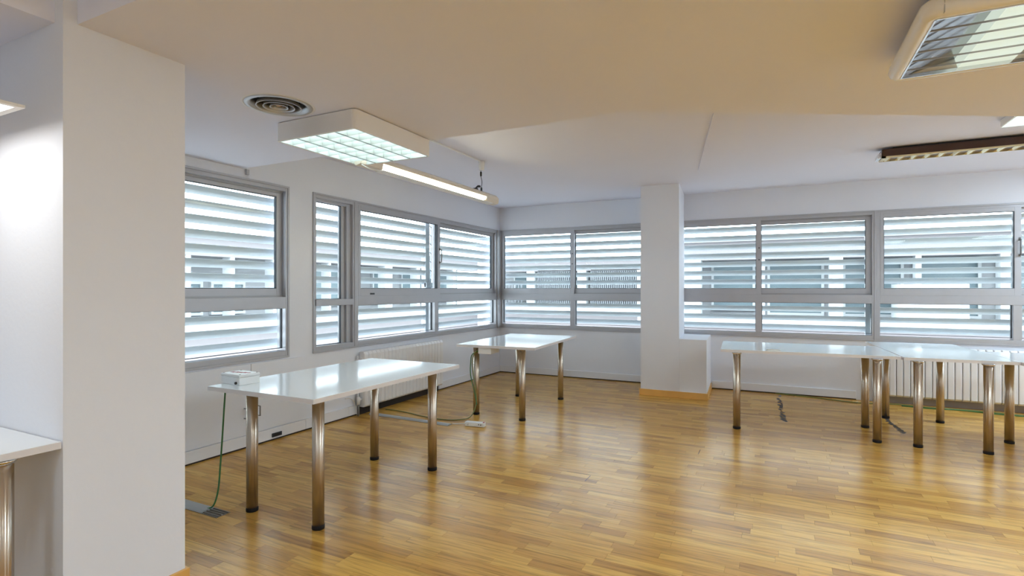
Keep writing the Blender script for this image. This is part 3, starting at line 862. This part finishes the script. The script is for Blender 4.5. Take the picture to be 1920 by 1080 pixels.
for sx in (-1, 1):
    for sy in (-1, 1):
        part('corner_joint', MB().box(sx * (W2 - 0.060) - 0.0008, sx * (W2 - 0.060) + 0.0008, min(sy * (W2 - 0.044), sy * (W2 - 0.0005)), max(sy * (W2 - 0.044), sy * (W2 - 0.0005)), zb + 0.004, zb + 0.058), 'grey', rl)
part('canopy', MB().prism(rrect(-0.24, 0.24, -0.24, 0.24, 0.03), zb + 0.06, -0.020, top=rrect(-0.20, 0.20, -0.20, 0.20, 0.03)).prism(rrect(-0.17, 0.17, -0.17, 0.17, 0.02), -0.020, -0.0005), 'cream', rl)
I2 = W2 - 0.046
part('reflector', MB().box(-I2, I2, -I2, I2, zb + 0.056, zb + 0.060).sweep([(-I2, zb + 0.006), (-0.09, zb + 0.052), (-0.09, zb + 0.055), (-I2, zb + 0.055)], 'y', -I2, I2).sweep([(0.09, zb + 0.052), (I2, zb + 0.006), (I2, zb + 0.055), (0.09, zb + 0.055)], 'y', -I2, I2), 'mirror', rl)
part('diffuser', MB().sweep([(-0.085, zb + 0.012), (0.085, zb + 0.012), (0.095, zb + 0.05), (-0.095, zb + 0.05)], 'y', -I2, I2), 'dim', rl, label='pale greenish tube cover')
for k in range(1, 6):
    y = -I2 + 2 * I2 * k / 6
    part('lamella', MB().box(-I2, I2, y - 0.0012, y + 0.0012, zb - 0.001, zb + 0.005), 'alu', rl)
part('inner_rim', MB().box(-I2 - 0.003, -I2 + 0.003, -I2, I2, zb - 0.001, zb + 0.012).box(I2 - 0.003, I2 + 0.003, -I2, I2, zb - 0.001, zb + 0.012).box(-I2, I2, -I2 - 0.003, -I2 + 0.003, zb - 0.001, zb + 0.012).box(-I2, I2, I2 - 0.003, I2 + 0.003, zb - 0.001, zb + 0.012), 'chrome', rl)

# brown strip lamp
bl = thing('strip_lamp', 'dark brown strip lamp with golden louvres on the far ceiling', 'lamp', (0.815, 5.86, ZC))
zc = -0.098
part('body', MB().prism(rrect(0.03, 1.68, -0.085, 0.085, 0.018), zc + 0.012, -0.020), 'brown', bl, bevel=0.004)
part('mounting_rail', MB().box(0.12, 1.60, -0.045, 0.045, -0.022, -0.0005), 'black', bl)
part('end_cap', MB().box(0.0, 0.018, -0.080, 0.088, zc, zc + 0.040).box(0.018, 0.030, -0.075, 0.08, zc + 0.004, zc + 0.05), 'chrome', bl, bevel=0.006)
part('louvre_frame', MB().box(0.03, 1.68, -0.086, -0.078, zc - 0.002, zc + 0.013).box(0.03, 1.68, 0.080, 0.088, zc - 0.002, zc + 0.013).box(0.03, 0.06, -0.086, 0.088, zc - 0.002, zc + 0.013), 'gold_louver', bl)
for k in range(16):
    x = 0.07 + 0.1 * k
    part('lamella', MB().add(
        [(x, -0.078, zc - 0.001), (x + 0.012, -0.078, zc - 0.001), (x + 0.012, 0.08, zc - 0.001), (x, 0.08, zc - 0.001), (x - 0.012, -0.078, zc + 0.011), (x + 0.040, -0.078, zc + 0.011), (x + 0.040, 0.08, zc + 0.011), (x - 0.012, 0.08, zc + 0.011)],
        [(3, 2, 1, 0), (4, 5, 6, 7), (0, 1, 5, 4), (1, 2, 6, 5), (2, 3, 7, 6), (3, 0, 4, 7)]), 'gold_louver', bl)

# flat panel lamp over the desk
fp = thing('panel_lamp', 'flat cream panel lamp hanging over the desk at the left picture edge', 'lamp', (-2.635, 0.60, 1.943))
part('frame', MB().box(-0.305, 0.305, 0.283, 0.305, 0, 0.011).box(-0.305, 0.305, -0.305, -0.283, 0, 0.011).box(-0.305, -0.283, -0.283, 0.283, 0, 0.011).box(0.283, 0.305, -0.283, 0.283, 0, 0.011).box(-0.283, 0.283, -0.283, 0.283, 0.008, 0.011), 'cream', fp, bevel=0.001)
part('diffuser', MB().box(-0.282, 0.282, -0.282, 0.282, 0.001, 0.007), 'panel', fp)
mb = MB()
for sx in (-0.2, 0.1):
    for sy in (-0.2, 0.1):
        mb.tube([(sx, sy, 0.0105), (sx, sy, ZD - 1.9432)], 0.0012, 6, 1)
part('suspension_wire', mb, 'chrome', fp)

# ------------------------------------------------------------------ outside: courtyard buildings
gr = part('ground', MB().box(-40, 40, -20, 60, -7.3, -7.0), 'ground')
tag(gr, 'pale paved courtyard far below the windows', kind='structure')
def gallery(label, length, posts, panes, place, rz, bars=(), extra=None):
    """open gallery front: local x along the front, y = depth behind it"""
    b = thing('courtyard_building', label, 'building', place, rz)
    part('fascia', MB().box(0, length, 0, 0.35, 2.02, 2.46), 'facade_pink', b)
    part('roof_slab', MB().box(-0.1, length + 0.1, -0.12, 7, 2.46, 2.56), 'column', b)
    part('ledge', MB().box(-0.1, length + 0.1, -0.75, 0.4, 0.42, 0.66), 'column', b)
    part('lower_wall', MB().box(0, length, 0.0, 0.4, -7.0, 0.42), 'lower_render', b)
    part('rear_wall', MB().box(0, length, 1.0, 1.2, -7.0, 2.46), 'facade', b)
    part('gallery_floor', MB().box(0, length, 0.4, 1.0, 0.40, 0.60), 'facade', b)
    for x, w in posts:
        part('column', MB().box(x, x + w, -0.02, 0.28, 0.66, 2.02), 'column', b)
    for x0, x1, z0, z1 in panes:
        f = part('window', ring(MB(), x0, x1, z0, z1, 0.06, 0.92, 1.0), 'column', b)
        part('pane', MB().box(x0 + 0.06, x1 - 0.06, 0.96, 0.99, z0 + 0.06, z1 - 0.06), 'pane_far', f)
    for x0, x1, n, z0, z1 in bars:
        for k in range(n):
            x = x0 + (x1 - x0) * k / (n - 1)
            part('bar', MB().box(x - 0.025, x + 0.025, 0.02, 0.07, z0, z1), 'bar', b)
        part('hand_rail', MB().box(x0, x1, 0.0, 0.09, z1, z1 + 0.05), 'bar', b)
    if extra: extra(b)
    return b
def parapet(b):
    part('balcony_box', MB().box(5.26, 6.44, -0.4, 0.3, 0.66, 1.41), 'column', b)
gallery('pale gallery building with white columns across the courtyard behind the right-hand windows', 12.0,
        [(0.30, 1.0), (2.66, 0.08), (4.06, 0.26), (5.64, 0.10), (7.03, 0.15), (8.6, 0.26), (10.2, 0.15)],
        [(1.45, 2.5, 0.75, 1.95), (2.78, 4.02, 0.66, 2.0), (4.4, 5.6, 0.66, 2.0), (5.78, 6.98, 0.66, 2.0), (7.25, 8.5, 0.66, 2.0), (9.0, 10.1, 0.66, 2.0)],
        (-3.0, 14.0, 0), 0.0, extra=parapet)
gallery('pale building with a row of thin bars across the courtyard behind the corner window', 7.7,
        [(1.75, 0.35), (3.95, 0.36), (6.3, 0.12), (0.3, 0.3)], [(0.7, 1.6, 0.8, 1.95), (2.3, 3.8, 0.8, 1.95), (4.6, 6.1, 0.8, 1.95)],
        (-11.0, 20.0, 0), 0.0, bars=((2.25, 3.65, 17, 0.66, 2.0), (4.5, 6.4, 24, 0.66, 2.0), (0.8, 1.5, 6, 0.66, 1.6)))
gallery('pale gallery building with white posts behind the left-hand windows', 19.0,
        [(0.3, 0.12), (2.4, 0.12), (4.55, 0.10), (6.92, 0.09), (7.93, 0.09), (9.05, 0.09), (10.86, 0.06), (13.2, 0.34), (14.85, 0.16), (17.1, 0.2)],
        [(0.6, 2.2, 0.7, 1.5), (4.8, 6.8, 0.7, 1.48), (7.05, 7.9, 0.7, 1.48), (8.1, 9.0, 0.7, 1.48), (11.1, 13.0, 0.8, 1.9), (13.7, 14.7, 0.8, 1.9), (15.2, 17.0, 0.8, 1.9), (17.5, 18.8, 0.8, 1.9)],
        (-11.0, 0.0, 0), PI / 2)
